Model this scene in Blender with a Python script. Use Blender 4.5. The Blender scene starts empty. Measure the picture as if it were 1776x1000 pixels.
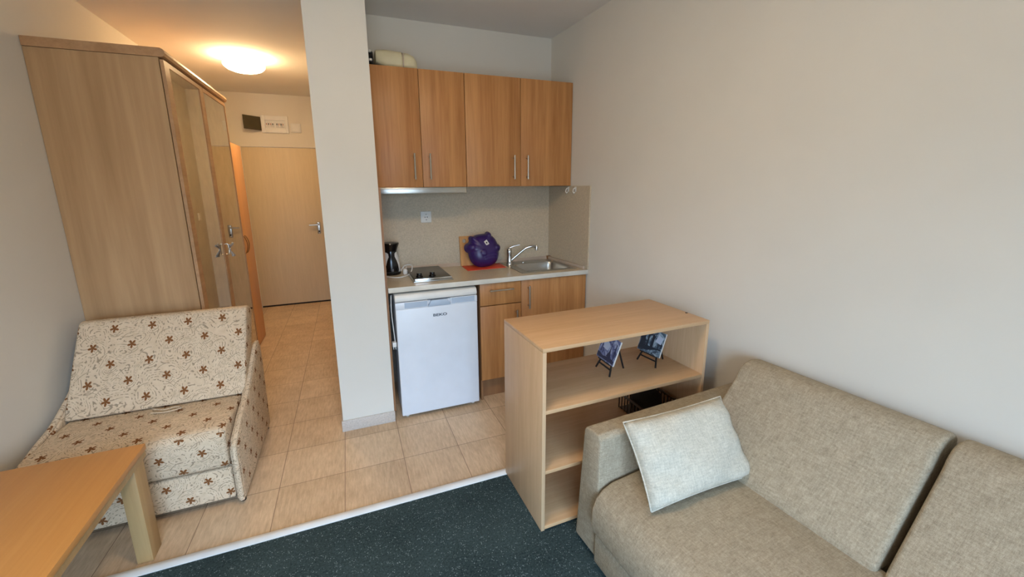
import bpy, bmesh, math, random
from mathutils import Vector, Matrix
random.seed(7)
PI = math.pi
C = bpy.context.scene.collection
S = bpy.context.scene

# ------------------------------------------------------------------ camera
CAM = Vector((-1.7317, -3.1554, 1.5844)); YAW, PITCH, ROLL, F = -0.36376, -0.20629, -0.01107, 699.31
fw = Vector((-math.sin(YAW)*math.cos(PITCH), math.cos(YAW)*math.cos(PITCH), math.sin(PITCH)))
rt = Vector((math.cos(YAW), math.sin(YAW), 0)); up = rt.cross(fw)
r2 = rt*math.cos(ROLL) + up*math.sin(ROLL); u2 = -rt*math.sin(ROLL) + up*math.cos(ROLL)
cd = bpy.data.cameras.new('camera'); cam = bpy.data.objects.new('camera', cd); C.objects.link(cam)
M = Matrix((r2, u2, -fw)).transposed().to_4x4(); M.translation = CAM
cam.matrix_world = M
cd.sensor_fit = 'HORIZONTAL'; cd.sensor_width = 36; cd.lens = F*36/1776
cd.shift_x = 15.7/1776; cd.shift_y = -27.95/1776
cd.clip_start = 0.02; cd.clip_end = 60
S.camera = cam

# ------------------------------------------------------------------ light and exposure
S.view_settings.view_transform = 'Standard'; S.view_settings.look = 'None'
S.view_settings.exposure = 0.0; S.view_settings.gamma = 1; S.view_settings.use_curve_mapping = False
w = bpy.data.worlds.new('sky'); S.world = w; w.use_nodes = True
_t = w.node_tree; _tc = _t.nodes.new('ShaderNodeTexCoord'); _sx = _t.nodes.new('ShaderNodeSeparateXYZ'); _rp = _t.nodes.new('ShaderNodeValToRGB')
_t.links.new(_tc.outputs['Generated'], _sx.inputs[0]); _t.links.new(_sx.outputs[2], _rp.inputs[0]); _t.links.new(_rp.outputs[0], _t.nodes['Background'].inputs[0])
_rp.color_ramp.elements[0].position = 0.0; _rp.color_ramp.elements[0].color = (.16, .20, .24, 1)      # ground and houses below the horizon
_rp.color_ramp.elements[1].position = 0.16; _rp.color_ramp.elements[1].color = (.50, .72, 1.0, 1)     # open sky above them
_t.nodes['Background'].inputs[1].default_value = 19.0
WIN = (-2.75, -0.95, 0.10, 2.10); YB = -4.60       # balcony door opening in the wall behind the camera
ld = bpy.data.lights.new('daylight', 'AREA'); ld.shape = 'RECTANGLE'; ld.size = WIN[1]-WIN[0]-.05; ld.size_y = WIN[3]-WIN[2]-.05
ld.cycles.is_portal = True
lo = bpy.data.objects.new('daylight', ld); C.objects.link(lo)
lo.location = ((WIN[0]+WIN[1])/2, YB-.015, (WIN[2]+WIN[3])/2); lo.rotation_euler = (PI/2, 0, 0)
WARM_HALL = (1.0, 0.70, 0.37); HALL_L = 50.0
WARM_ROOM = (1.0, 0.76, 0.51); ROOM_L = 45.0

# ------------------------------------------------------------------ materials
def lin(c):
    return tuple((x/255/12.92 if x/255 <= .04045 else ((x/255+.055)/1.055)**2.4) for x in c) + (1,)
class N:
    def __init__(s, name):
        s.m = bpy.data.materials.new(name); s.m.use_nodes = True; s.t = s.m.node_tree
        s.b = s.t.nodes['Principled BSDF']
    def n(s, typ, **k):
        x = s.t.nodes.new(typ)
        for a, v in k.items(): setattr(x, a, v)
        return x
    def l(s, a, b): s.t.links.new(a, b)
    def coord(s, kind='Object', scale=(1,1,1), loc=(0,0,0)):
        tc = s.n('ShaderNodeTexCoord'); mp = s.n('ShaderNodeMapping')
        mp.inputs['Scale'].default_value = scale; mp.inputs['Location'].default_value = loc
        s.l(tc.outputs[kind], mp.inputs['Vector']); return mp.outputs[0]
    def noise(s, vec, scale=5, detail=3, rough=.5, dist=0):
        x = s.n('ShaderNodeTexNoise'); x.inputs['Scale'].default_value = scale; x.inputs['Detail'].default_value = detail
        x.inputs['Roughness'].default_value = rough; x.inputs['Distortion'].default_value = dist
        s.l(vec, x.inputs['Vector']); return x.outputs['Fac']
    def ramp(s, fac, stops):
        r = s.n('ShaderNodeValToRGB'); e = r.color_ramp.elements
        while len(e) < len(stops): e.new(.5)
        for i, (p, c) in enumerate(stops): e[i].position = p; e[i].color = c if len(c) == 4 else lin(c)
        s.l(fac, r.inputs[0]); return r.outputs[0]
    def math(s, op, a, b=None, c=None):
        x = s.n('ShaderNodeMath', operation=op)
        for i, v in enumerate((a, b, c)):
            if v is None: continue
            if isinstance(v, (int, float)): x.inputs[i].default_value = v
            else: s.l(v, x.inputs[i])
        return x.outputs[0]
    def mix(s, fac, a, b, mode='MIX'):
        x = s.n('ShaderNodeMix', data_type='RGBA', blend_type=mode)
        for sock, v in ((x.inputs[0], fac), (x.inputs[6], a), (x.inputs[7], b)):
            if isinstance(v, (int, float)): sock.default_value = v
            elif isinstance(v, tuple): sock.default_value = v if len(v) == 4 else lin(v)
            else: s.l(v, sock)
        return x.outputs[2]
    def bump(s, h, strength=.2, dist=.002):
        b = s.n('ShaderNodeBump'); b.inputs['Strength'].default_value = strength; b.inputs['Distance'].default_value = dist
        s.l(h, b.inputs['Height']); s.l(b.outputs[0], s.b.inputs['Normal'])
    def col(s, c):
        if isinstance(c, tuple): s.b.inputs['Base Color'].default_value = c if len(c) == 4 else lin(c)
        else: s.l(c, s.b.inputs['Base Color'])
        return s
    def rough(s, r, metal=0, spec=None):
        s.b.inputs['Roughness'].default_value = r; s.b.inputs['Metallic'].default_value = metal
        if spec is not None: s.b.inputs['Specular IOR Level'].default_value = spec
        return s.m

def plain(name, c, r=.5, metal=0, var=.04, scale=8, spec=None):
    n = N(name); f = n.noise(n.coord(), scale, 3)
    c1 = tuple(max(0, x*(1-var)) for x in c); c2 = tuple(min(255, x*(1+var)) for x in c)
    n.col(n.ramp(f, [(.3, c1), (.7, c2)])); return n.rough(r, metal, spec)
def plaster(name, c):
    n = N(name); v = n.coord()
    f = n.noise(v, 3, 4); g = n.noise(v, 160, 2)
    n.col(n.ramp(f, [(.3, tuple(x*.985 for x in c)), (.7, c)])); n.bump(g, .12, .002); return n.rough(.85, 0, .25)
def wood(name, dark, light, axis=2, fine=60, r=.45, contrast=1.0, big=7):
    n = N(name)
    sc = [1, 1, 1]; sc[axis] = .055
    v = n.coord('Object', tuple(sc))
    a = n.noise(v, big, 4, .6, 1.2); b = n.noise(v, fine, 3, .6, .2)
    f = n.math('ADD', n.math('MULTIPLY', a, .62*contrast), n.math('MULTIPLY', b, .38*contrast))
    f = n.math('ADD', f, .5*(1-contrast))
    n.col(n.ramp(f, [(.36, dark), (.50, tuple((p+q)/2 for p, q in zip(dark, light))), (.64, light)]))
    n.bump(b, .05, .001); return n.rough(r, 0, .4)
def laminate(name, c, r=.4):
    n = N(name); v = n.coord(); f = n.noise(v, 260, 2); g = n.noise(v, 90, 3)
    x = n.math('MULTIPLY', n.math('ADD', f, g), .5)
    n.col(n.ramp(x, [(.36, tuple(k*.92 for k in c)), (.64, tuple(min(255, k*1.04) for k in c))])); return n.rough(r, 0, .4)
def metal(name, c, r=.25, aniso=None):
    n = N(name); f = n.noise(n.coord('Object', (2, 40, 40) if aniso == 0 else (1, 1, 1)), 12, 3)
    n.col(n.ramp(f, [(.3, tuple(x*.92 for x in c)), (.7, c)])); return n.rough(r, 1)
def tiles():
    n = N('floor_tile'); v = n.coord()
    sx = n.n('ShaderNodeSeparateXYZ'); n.l(v, sx.inputs[0]); T = .333
    px = n.math('FRACT', n.math('DIVIDE', n.math('ADD', sx.outputs[0], 2.2+T*20), T))
    py = n.math('FRACT', n.math('DIVIDE', n.math('ADD', sx.outputs[1], .932+T*20), T))
    dx = n.math('ABSOLUTE', n.math('SUBTRACT', px, .5)); dy = n.math('ABSOLUTE', n.math('SUBTRACT', py, .5))
    d = n.math('MAXIMUM', dx, dy)
    g = n.math('GREATER_THAN', d, .5-.0055)
    ix = n.math('FLOOR', n.math('DIVIDE', n.math('ADD', sx.outputs[0], 2.2+T*20), T)); iy = n.math('FLOOR', n.math('DIVIDE', n.math('ADD', sx.outputs[1], .932+T*20), T))
    cmb = n.n('ShaderNodeCombineXYZ'); n.l(ix, cmb.inputs[0]); n.l(iy, cmb.inputs[1])
    wn = n.n('ShaderNodeTexWhiteNoise'); n.l(cmb.outputs[0], wn.inputs[0])
    st = n.noise(n.coord('Object', (1, .16, 1)), 75, 4, .65); cl = n.noise(v, 6, 4)
    f = n.math('ADD', n.math('MULTIPLY', st, .55), n.math('ADD', n.math('MULTIPLY', cl, .33), n.math('MULTIPLY', wn.outputs[0], .12)))
    base = n.ramp(f, [(.36, (190, 161, 129)), (.62, (222, 195, 162))])
    n.col(n.mix(g, base, (150, 122, 98)))
    n.bump(n.math('SUBTRACT', n.math('MULTIPLY', st, .15), g), .35, .002); return n.rough(.42, 0, .35)
def carpet_mat():
    n = N('carpet_green'); v = n.coord()
    a = n.noise(v, 260, 3, .7); b = n.noise(v, 110, 3, .8); c = n.noise(v, 4, 3)
    base = n.ramp(n.math('ADD', n.math('MULTIPLY', b, .75), n.math('MULTIPLY', c, .25)), [(.35, (38, 50, 52)), (.65, (76, 92, 92))])
    vo = n.n('ShaderNodeTexVoronoi'); vo.inputs['Scale'].default_value = 130; n.l(v, vo.inputs['Vector'])
    fl = n.math('MULTIPLY', n.math('LESS_THAN', vo.outputs['Distance'], .26), n.math('GREATER_THAN', n.noise(v, 45, 2), .52))
    n.col(n.mix(n.math('MULTIPLY', fl, .7), base, (156, 170, 168))); n.bump(a, .9, .006); return n.rough(.95, 0, .1)
def weave(name, dark, light, s=1.0):
    n = N(name)
    a = n.noise(n.coord('UV', (1, .22, 1)), 420*s, 2, .6); b = n.noise(n.coord('UV', (.22, 1, 1)), 420*s, 2, .6); c = n.noise(n.coord('UV'), 25, 3)
    d = n.noise(n.coord('UV', (1, .18, 1)), 120*s, 2); e = n.noise(n.coord('UV', (.18, 1, 1)), 120*s, 2)
    h = n.math('MULTIPLY', n.math('ADD', a, b), .5)
    f = n.math('ADD', n.math('MULTIPLY', h, .5), n.math('ADD', n.math('MULTIPLY', n.math('ADD', d, e), .2), n.math('MULTIPLY', c, .1)))
    n.col(n.ramp(f, [(.40, dark), (.49, tuple((p+q)/2 for p, q in zip(dark, light))), (.60, light)])); n.bump(h, .6, .003)
    return n.rough(.9, 0, .15)
def floral():
    n = N('floral_fabric'); uv = n.coord('UV')
    s = n.n('ShaderNodeSeparateXYZ'); n.l(uv, s.inputs[0]); U, Vv = s.outputs[0], s.outputs[1]
    A, B = .172, .168
    masks = []; rings = []
    for ou, ov in ((0, .091), (A/2, .007)):
        x = n.math('MULTIPLY', n.math('SUBTRACT', n.math('FRACT', n.math('DIVIDE', n.math('ADD', U, 10*A+ou), A)), .5), A)
        y = n.math('MULTIPLY', n.math('SUBTRACT', n.math('FRACT', n.math('DIVIDE', n.math('ADD', Vv, 10*B+ov), B)), .5), B)
        r = n.math('SQRT', n.math('ADD', n.math('MULTIPLY', x, x), n.math('MULTIPLY', y, y)))
        th = n.math('ARCTAN2', y, x)
        pet = n.math('ABSOLUTE', n.math('COSINE', n.math('MULTIPLY', n.math('ADD', th, .4), 2.5)))
        lim = n.math('ADD', n.math('MULTIPLY', n.math('POWER', pet, 1.2), .0150), .0060)
        masks.append(n.math('LESS_THAN', r, lim))
        # broken arcs curling round each flower
        wob = n.noise(uv, 14, 2)
        for rad, ph in ((.030, 1.0), (.041, 1.3), (.058, 4.2)):
            ring = n.math('LESS_THAN', n.math('ABSOLUTE', n.math('SUBTRACT', r, n.math('ADD', n.math('MULTIPLY', wob, .02), rad-.01))), .0013)
            arc = n.math('GREATER_THAN', n.math('COSINE', n.math('ADD', n.math('MULTIPLY', th, 1.0), ph)), .82)
            rings.append(n.math('MULTIPLY', ring, arc))
    fl = n.math('MAXIMUM', masks[0], masks[1])
    ink = rings[0]
    for r_ in rings[1:]: ink = n.math('MAXIMUM', ink, r_)
    a = n.noise(uv, 10, 0, .4, .3); band = n.math('ABSOLUTE', n.math('SUBTRACT', n.math('FRACT', n.math('MULTIPLY', a, 19)), .5))
    line = n.math('LESS_THAN', band, .14); gate = n.math('GREATER_THAN', n.noise(uv, 85, 0), .50)
    ink = n.math('MAXIMUM', ink, n.math('MULTIPLY', line, gate))
    ink = n.math('MULTIPLY', ink, n.math('SUBTRACT', 1, fl))
    weav = n.noise(uv, 500, 2); cl = n.noise(uv, 30, 2)
    base = n.ramp(n.math('ADD', n.math('MULTIPLY', weav, .6), n.math('MULTIPLY', cl, .4)), [(.35, (206, 182, 152)), (.65, (228, 208, 180))])
    c = n.mix(n.math('MULTIPLY', ink, .72), base, (134, 114, 94))
    n.col(n.mix(fl, c, (128, 84, 50))); n.bump(weav, .5, .002); return n.rough(.92, 0, .1)
def painting(name, lo_, mi_, hi_):
    n = N(name); v = n.coord(); a = n.noise(v, 38, 5, .65, .8)
    n.col(n.ramp(a, [(.36, lo_), (.5, mi_), (.62, hi_)])); return n.rough(.4)
def emit(name, c, strength):
    n = N(name); n.b.inputs['Base Color'].default_value = (.9, .9, .85, 1)
    n.b.inputs['Emission Color'].default_value = c + (1,); n.b.inputs['Emission Strength'].default_value = strength
    return n.rough(.3)

m_wall = plaster('wall_paint', (221, 216, 205)); m_ceil = plaster('ceiling_paint', (236, 231, 224))
m_hall = plaster('hall_paint', (226, 219, 205))
m_tile = tiles(); m_carpet = carpet_mat(); m_base = laminate('baseboard_tile', (200, 190, 180), .35)
m_profile = plain('white_profile', (222, 220, 216), .4)
m_beechV = wood('wardrobe_beech', (168, 132, 92), (194, 158, 116), 2, 26, .5, 1.0, 5)
m_trim = wood('wardrobe_trim', (170, 130, 92), (192, 152, 112), 1, 55, .4)
m_shelfV = wood('bookshelf_beech_upright', (196, 158, 118), (216, 181, 142), 2, 90, .42, .8)
m_shelfH = wood('bookshelf_beech_flat', (194, 153, 110), (214, 176, 134), 0, 90, .4, .8)
m_edge = wood('bookshelf_edge', (178, 146, 112), (196, 165, 130), 0, 90, .5, .6)
m_kitV = wood('kitchen_front_wood', (164, 110, 62), (198, 143, 88), 2, 50, .42)
m_kitC = wood('kitchen_carcass_wood', (132, 92, 60), (158, 116, 78), 2, 50, .5)
m_peach = wood('hall_cabinet_wood', (206, 146, 92), (222, 166, 112), 2, 50, .4, .6)
m_door = wood('door_laminate', (206, 186, 152), (220, 200, 166), 2, 120, .45, .6, 30)
m_table = wood('table_beech', (200, 140, 74), (216, 158, 90), 1, 90, .38, .6)
m_leg = wood('table_leg_beech', (168, 134, 88), (190, 156, 108), 2, 60, .45, .8)
m_splash = laminate('backsplash_laminate', (200, 185, 160), .5); m_worktop = laminate('worktop_laminate', (214, 196, 166), .28)
m_wtedge = plain('worktop_edge', (214, 208, 194), .5); m_upst = plain('upstand', (188, 168, 148), .5)
m_steel = metal('brushed_steel', (196, 194, 188), .28, 0); m_chrome = metal('chrome', (220, 220, 220), .12); m_satin = metal('satin_nickel', (200, 192, 178), .32)
m_brass = metal('dull_brass', (150, 118, 80), .35)
m_mirror = metal('mirror_glass', (228, 224, 210), .02)
m_white = plain('white_enamel', (222, 226, 232), .28, var=.01); m_whitep = plain('white_plastic', (226, 224, 218), .4, var=.02)
m_greyp = plain('grey_plastic', (176, 190, 206), .4, var=.02); m_black = plain('black_plastic', (14, 14, 15), .18, var=.1); m_blackm = plain('matt_black', (18, 16, 15), .6, var=.1)
m_dark = plain('dark_gap', (30, 24, 20), .8); m_seal = plain('rubber_seal', (92, 92, 96), .6)
m_smoke = plain('smoked_plastic', (74, 66, 48), .25); m_hob = plain('hob_steel_dark', (96, 88, 76), .3, .6); m_logo = plain('logo_ink', (70, 76, 86), .4)
m_sofa = weave('sofa_weave', (142, 129, 108), (188, 174, 150), 1.5); m_pillow = weave('pillow_weave', (176, 170, 154), (216, 209, 192), 1.4)
m_floral = floral(); m_undershade = plain('under_chair_shade', (30, 28, 28), .9)  # near-black colour for the shade below the armchair
m_cream = plain('cream_plastic', (216, 206, 170), .5, var=.04); m_purple = plain('purple_plastic', (50, 28, 88), .34, var=.06)
m_red = plain('red_silicone', (214, 70, 38), .5); m_board = wood('board_wood', (196, 138, 78), (216, 162, 100), 2, 60, .5)
m_basket = plain('basket_plastic', (74, 54, 34), .4); m_bag = plain('dark_cloth', (40, 34, 26), .9); m_paper = plain('paper', (222, 216, 204), .7)
m_ribbon = plain('silver_ribbon', (170, 172, 176), .35, .3)
m_p1 = painting('blue_painting', (58, 64, 108), (122, 130, 172), (186, 194, 216)); m_p2 = painting('grey_painting', (30, 38, 52), (92, 112, 128), (168, 186, 196))
m_pd = plain('painting_dark', (40, 42, 74), .5); m_pd2 = plain('painting_slate', (34, 42, 54), .5); m_pl = plain('painting_light', (196, 204, 220), .5); m_edgeb = plain('canvas_edge', (212, 206, 196), .7)
m_glow = emit('hall_lamp_glass', WARM_HALL, HALL_L); m_glow2 = emit('room_lamp_glass', WARM_ROOM, ROOM_L)
m_redind = plain('breaker_tag', (176, 120, 96), .5)

# ------------------------------------------------------------------ mesh helpers
class MB:
    def __init__(s): s.bm = bmesh.new()
    def box(s, x0, x1, y0, y1, z0, z1, bev=0, seg=2):
        b = s.bm if not bev else bmesh.new()
        vs = [b.verts.new((x, y, z)) for x in (x0, x1) for y in (y0, y1) for z in (z0, z1)]
        for f in ((0,1,3,2), (4,6,7,5), (0,4,5,1), (2,3,7,6), (0,2,6,4), (1,5,7,3)): b.faces.new([vs[i] for i in f])
        if bev:
            bmesh.ops.bevel(b, geom=list(b.edges), offset=bev, segments=seg, profile=.5, affect='EDGES')
            s.merge(b)
        return s
    def merge(s, b, M=None):
        if M is not None: b.transform(M)
        me = bpy.data.meshes.new('tmp'); b.to_mesh(me); b.free(); s.bm.from_mesh(me); bpy.data.meshes.remove(me); return s
    def add(s, other, M): return s.merge(other.bm, M)
    def prism(s, pts, a0, a1, axis='y', bev=0, seg=2):
        """pts: closed outline in the two other axes (x,z for y; x,y for z; y,z for x)"""
        def P(p, a): return {'y': (p[0], a, p[1]), 'z': (p[0], p[1], a), 'x': (a, p[0], p[1])}[axis]
        b = bmesh.new()
        v0 = [b.verts.new(P(p, a0)) for p in pts]; v1 = [b.verts.new(P(p, a1)) for p in pts]; n = len(pts)
        b.faces.new(v0); b.faces.new(v1[::-1])
        for i in range(n): b.faces.new((v0[i], v1[i], v1[(i+1) % n], v0[(i+1) % n]))
        bmesh.ops.recalc_face_normals(b, faces=list(b.faces))
        if bev:
            es = [e for e in b.edges if len(e.link_faces) == 2 and e.calc_face_angle(0) > .35]
            bmesh.ops.bevel(b, geom=es, offset=bev, segments=seg, profile=.5, affect='EDGES', clamp_overlap=True)
        return s.merge(b)
    def tube(s, pts, r, n=10, smooth=True, cap=True):
        pts = [Vector(p) for p in pts]
        if smooth and len(pts) > 2:
            q = []
            for i in range(len(pts)-1):
                p0 = pts[max(i-1, 0)]; p1 = pts[i]; p2 = pts[i+1]; p3 = pts[min(i+2, len(pts)-1)]
                for k in range(5):
                    t = k/5; q.append(.5*((2*p1)+(p2-p0)*t+(2*p0-5*p1+4*p2-p3)*t*t+(3*p1-p0-3*p2+p3)*t**3))
            q.append(pts[-1]); pts = q
        rings = []; nrm = None
        for i, p in enumerate(pts):
            d = (pts[min(i+1, len(pts)-1)]-pts[max(i-1, 0)]).normalized()
            if nrm is None: nrm = d.orthogonal().normalized()
            nrm = (nrm-d*nrm.dot(d)).normalized(); bn = d.cross(nrm)
            rr = r[min(i*len(r)//len(pts), len(r)-1)] if isinstance(r, (list, tuple)) else r
            rings.append([s.bm.verts.new(p+(nrm*math.cos(2*PI*k/n)+bn*math.sin(2*PI*k/n))*rr) for k in range(n)])
        for a, b in zip(rings, rings[1:]):
            for k in range(n): s.bm.faces.new((a[k], a[(k+1) % n], b[(k+1) % n], b[k]))
        if cap: s.bm.faces.new(rings[0][::-1]); s.bm.faces.new(rings[-1])
        return s
    def lathe(s, prof, c=(0, 0, 0), n=28, sx=1, sy=1, M=None):
        """prof: list of (r, z); closed by caps"""
        b = bmesh.new(); rings = []
        for r, z in prof:
            rings.append([b.verts.new((c[0]+r*sx*math.cos(2*PI*k/n), c[1]+r*sy*math.sin(2*PI*k/n), c[2]+z)) for k in range(n)] if r > 1e-6 else [b.verts.new((c[0], c[1], c[2]+z))])
        for a, d in zip(rings, rings[1:]):
            for k in range(n):
                k2 = (k+1) % n
                if len(a) == 1 and len(d) > 1: b.faces.new((a[0], d[k2], d[k]))
                elif len(d) == 1 and len(a) > 1: b.faces.new((a[k], a[k2], d[0]))
                elif len(a) > 1: b.faces.new((a[k], a[k2], d[k2], d[k]))
        if len(rings[0]) > 1: b.faces.new(rings[0][::-1])
        if len(rings[-1]) > 1: b.faces.new(rings[-1])
        return s.merge(b, M)
    def build(s, name, mat, root=None, sharp=35, flat=False, uvrot=False):
        bm = s.bm
        bmesh.ops.recalc_face_normals(bm, faces=list(bm.faces))
        uv = bm.loops.layers.uv.new('UVMap')
        for f in bm.faces:
            a = max(range(3), key=lambda i: abs(f.normal[i])); f.smooth = not flat
            for lp in f.loops:
                c = lp.vert.co
                p = (c.y, c.z) if a == 0 else ((c.x, c.z) if a == 1 else (c.x, c.y))
                lp[uv].uv = p
        if root is not None and root.get('_w', None) is None:
            bmesh.ops.translate(bm, verts=list(bm.verts), vec=-base(root))
        me = bpy.data.meshes.new(name); bm.to_mesh(me); bm.free()
        if not flat: me.set_sharp_from_angle(angle=math.radians(sharp))
        me.materials.append(mat)
        o = bpy.data.objects.new(name, me); C.objects.link(o)
        if root is not None: o.parent = root
        return o
def base(o):
    v = Vector((0, 0, 0))
    while o is not None: v = v+o.location; o = o.parent
    return v
def tag(o, label=None, cat=None, group=None, kind=None):
    if label: o['label'] = label
    if cat: o['category'] = cat
    if group: o['group'] = group
    if kind: o['kind'] = kind
    return o
def thing(name, loc, label, cat, group=None, rz=0):
    o = bpy.data.objects.new(name, None); C.objects.link(o); o.location = loc; o.empty_display_size = .1
    return tag(o, label, cat, group)
def struct(name, mb, m): return tag(mb.build(name, m), kind='structure')
def B(*a, **k): return MB().box(*a, **k)
ANG = .063                                   # the right-hand wall is not quite square to the kitchen
def wx(y): return -(y+.5)*ANG

# ------------------------------------------------------------------ setting
XL, XR, YH, YK, ZC = -3.244, 0.0, 3.03, .107, 2.784
PX0, PX1, PY = -1.872, -1.541, -.50
struct('floor', MB().box(XL-.1, .6, -1.25, YH+.1, -.1, 0), m_tile)
struct('floor_slab', MB().box(XL-.1, .6, YB-.1, -1.25, -.1, -.008), m_dark)
struct('ceiling', MB().box(XL-.1, .6, YB-.1, YH+.1, ZC, ZC+.1), m_ceil)
struct('wall_left', MB().box(XL-.1, XL, YB-.1, YH+.1, 0, ZC), m_wall)
b = MB(); b.prism([(wx(YK+.02), YK+.02), (wx(YB-.1), YB-.1), (.6, YB-.1), (.6, YK+.02)], 0, ZC, 'z'); struct('wall_right', b, m_wall)
# hall end wall with the door opening
DX0, DX1, DZ = -2.93, -2.03, 2.135
b = MB().box(XL, DX0-.04, YH, YH+.1, 0, ZC).box(DX1+.04, PX0, YH, YH+.1, 0, ZC).box(DX0-.04, DX1+.04, YH, YH+.1, DZ+.03, ZC); struct('wall_hall_end', b, m_hall)
# solid block behind the kitchen, its front wing is the pillar beside the fridge
b = MB(); b.prism([(PX0, PY), (PX1, PY), (PX1, YK), (.05, YK), (.05, YH+.1), (PX0, YH+.1)], 0, ZC, 'z'); struct('wall_kitchen', b, m_wall)
# wall behind the camera with the balcony door
b = MB().box(XL, WIN[0], YB-.1, YB, 0, ZC).box(WIN[1], .45, YB-.1, YB, 0, ZC).box(WIN[0], WIN[1], YB-.1, YB, WIN[3], ZC).box(WIN[0], WIN[1], YB-.1, YB, 0, WIN[2])
struct('wall_window_side', b, m_wall)
b = MB()
for x in (WIN[0], (WIN[0]+WIN[1])/2-.03, WIN[1]-.06): b.box(x, x+.06, YB-.08, YB-.02, WIN[2], WIN[3])
b.box(WIN[0]+.06, WIN[1]-.06, YB-.08, YB-.02, WIN[2], WIN[2]+.07).box(WIN[0]+.06, WIN[1]-.06, YB-.08, YB-.02, WIN[3]-.06, WIN[3]); struct('window_1', b, m_whitep)
# tile skirting round the pillar and along the hall
b = MB(); b.box(PX0-.01, PX1+.004, PY-.01, PY, 0, .078, .002); b.box(PX0-.01, PX0, PY, YH, 0, .078); struct('baseboard_pillar', b, m_base)
struct('baseboard_hall', B(DX1+.045, PX0-.01, YH-.01, YH, 0, .078), m_base)
struct('trim_1', MB().prism([(-1.292, -.008), (-1.248, -.008), (-1.248, .006), (-1.262, .012), (-1.280, .012), (-1.292, .004)], XL, wx(-1.27), 'x'), m_profile)
b = MB(); b.prism([(XL, YB), (XL, -1.292), (wx(-1.292), -1.292), (wx(YB), YB)], -.008, .0, 'z')
tag(b.build('carpet', m_carpet), 'dark green fleck carpet covering the floor in front of the tiles', 'carpet')
# entry door
d = B(DX0, DX1, YH+.012, YH+.05, .022, DZ, .002); door = struct('door_1', d, m_door)
fr = MB().box(DX0-.04, DX0, YH-.004, YH+.06, 0, DZ+.03).box(DX1, DX1+.04, YH-.004, YH+.06, 0, DZ+.03).box(DX0, DX1, YH-.004, YH+.06, DZ+.003, DZ+.03)
fr.build('door_frame', m_hall, door)
B(DX0, DX1, YH+.02, YH+.045, 0, .02).build('door_gap_shade', m_dark, door)  # dark strip standing in for the shade in the gap under the door
hx = -2.118
pl = B(hx-.022, hx+.022, YH+.003, YH+.012, .985, 1.15, .008, 3).build('handle_plate', m_steel, door)
MB().tube([(hx, YH+.005, 1.115), (hx, YH-.045, 1.115), (hx-.02, YH-.052, 1.115), (hx-.115, YH-.052, 1.113)], .009).build('handle', m_steel, pl)
MB().lathe([(.010, 0), (.010, .004), (0, .004)], M=Matrix.Translation((hx, YH+.003, 1.02)) @ Matrix.Rotation(PI/2, 4, 'X')).build('keyhole', m_dark, pl)

# ------------------------------------------------------------------ ceiling lamps
def ceiling_lamp(x, y, label, glow, r=.17):
    t = thing('ceiling_lamp', (x, y, ZC), label, 'lamp')
    MB().lathe([(.08, -.055), (.08, 0)], (x, y, ZC)).build('mount', m_whitep, t)
    MB().lathe([(r*.96, -.058), (r, -.068), (r*.97, -.084), (r*.84, -.104), (r*.60, -.120), (r*.32, -.128), (0, -.131)], (x, y, ZC), 40).build('glass_shade', glow, t)
    for k in range(4):
        a = k*PI/2+.5; px, py = x+math.cos(a)*(r-.012), y+math.sin(a)*(r-.012)
        MB().tube([(px, py, ZC-.002), (px+.012*math.cos(a), py+.012*math.sin(a), ZC-.035), (px+.004*math.cos(a), py+.004*math.sin(a), ZC-.078), (px-.012*math.cos(a), py-.012*math.sin(a), ZC-.080)], .0032, 6).build('clip', m_chrome, t)
    return t
ceiling_lamp(-2.505, 1.45, 'round glowing glass ceiling lamp in the hallway before the door', m_glow)
ceiling_lamp(-1.60, -2.15, 'round glass ceiling lamp lighting the living area', m_glow2, .19)

# ------------------------------------------------------------------ fuse box and plates
yf = YH
t = thing('fuse_box', (-2.51, yf, 2.31), 'white fuse box above the entry door with its smoked lid swung open', 'fuse box')
b = MB(); x0, x1, z0, z1 = -2.665, -2.355, 2.312, 2.524
b.box(x0, x0+.045, yf-.022, yf, z0, z1, .004).box(x1-.035, x1, yf-.022, yf, z0, z1, .004).box(x0+.04, x1-.03, yf-.022, yf, z0, z0+.06, .004).box(x0+.04, x1-.03, yf-.022, yf, z1-.06, z1, .004)
b.box(x0+.03, x1-.02, yf-.006, yf, z0+.04, z1-.04); b.build('housing', m_whitep, t)
for k in range(9):
    if k == 4: continue
    xx = x0+.052+k*.0235
    br = B(xx, xx+.0215, yf-.02, yf-.007, 2.385, 2.448, .002).build('breaker', m_whitep, t)
    B(xx+.006, xx+.015, yf-.028, yf-.020, 2.408, 2.428).build('breaker_switch', m_blackm if k % 2 else m_redind, br)
lid = MB(); lid.prism([(x0, yf-.024), (x0-.165, yf-.175), (x0-.168, yf-.171), (x0-.004, yf-.021)], 2.335, 2.50, 'z'); lid.build('lid', m_smoke, t)
t = thing('junction_plate', (-2.27, yf, 2.33), 'small square white cover plate right of the fuse box', 'switch')
B(-2.33, -2.21, yf-.018, yf, 2.325, 2.440, .004).build('plate', m_whitep, t); B(-2.318, -2.222, yf-.024, yf-.018, 2.337, 2.428, .003).build('cover', m_whitep, t)

t = thing('light_switch', (PX0, 2.80, 1.28), 'white light switch on the hallway wall, seen in the wardrobe mirror', 'switch')
B(PX0-.010, PX0, 2.755, 2.845, 1.235, 1.325, .003).build('plate', m_whitep, t); B(PX0-.014, PX0-.010, 2.77, 2.83, 1.25, 1.31, .002).build('rocker', m_whitep, t)
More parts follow.
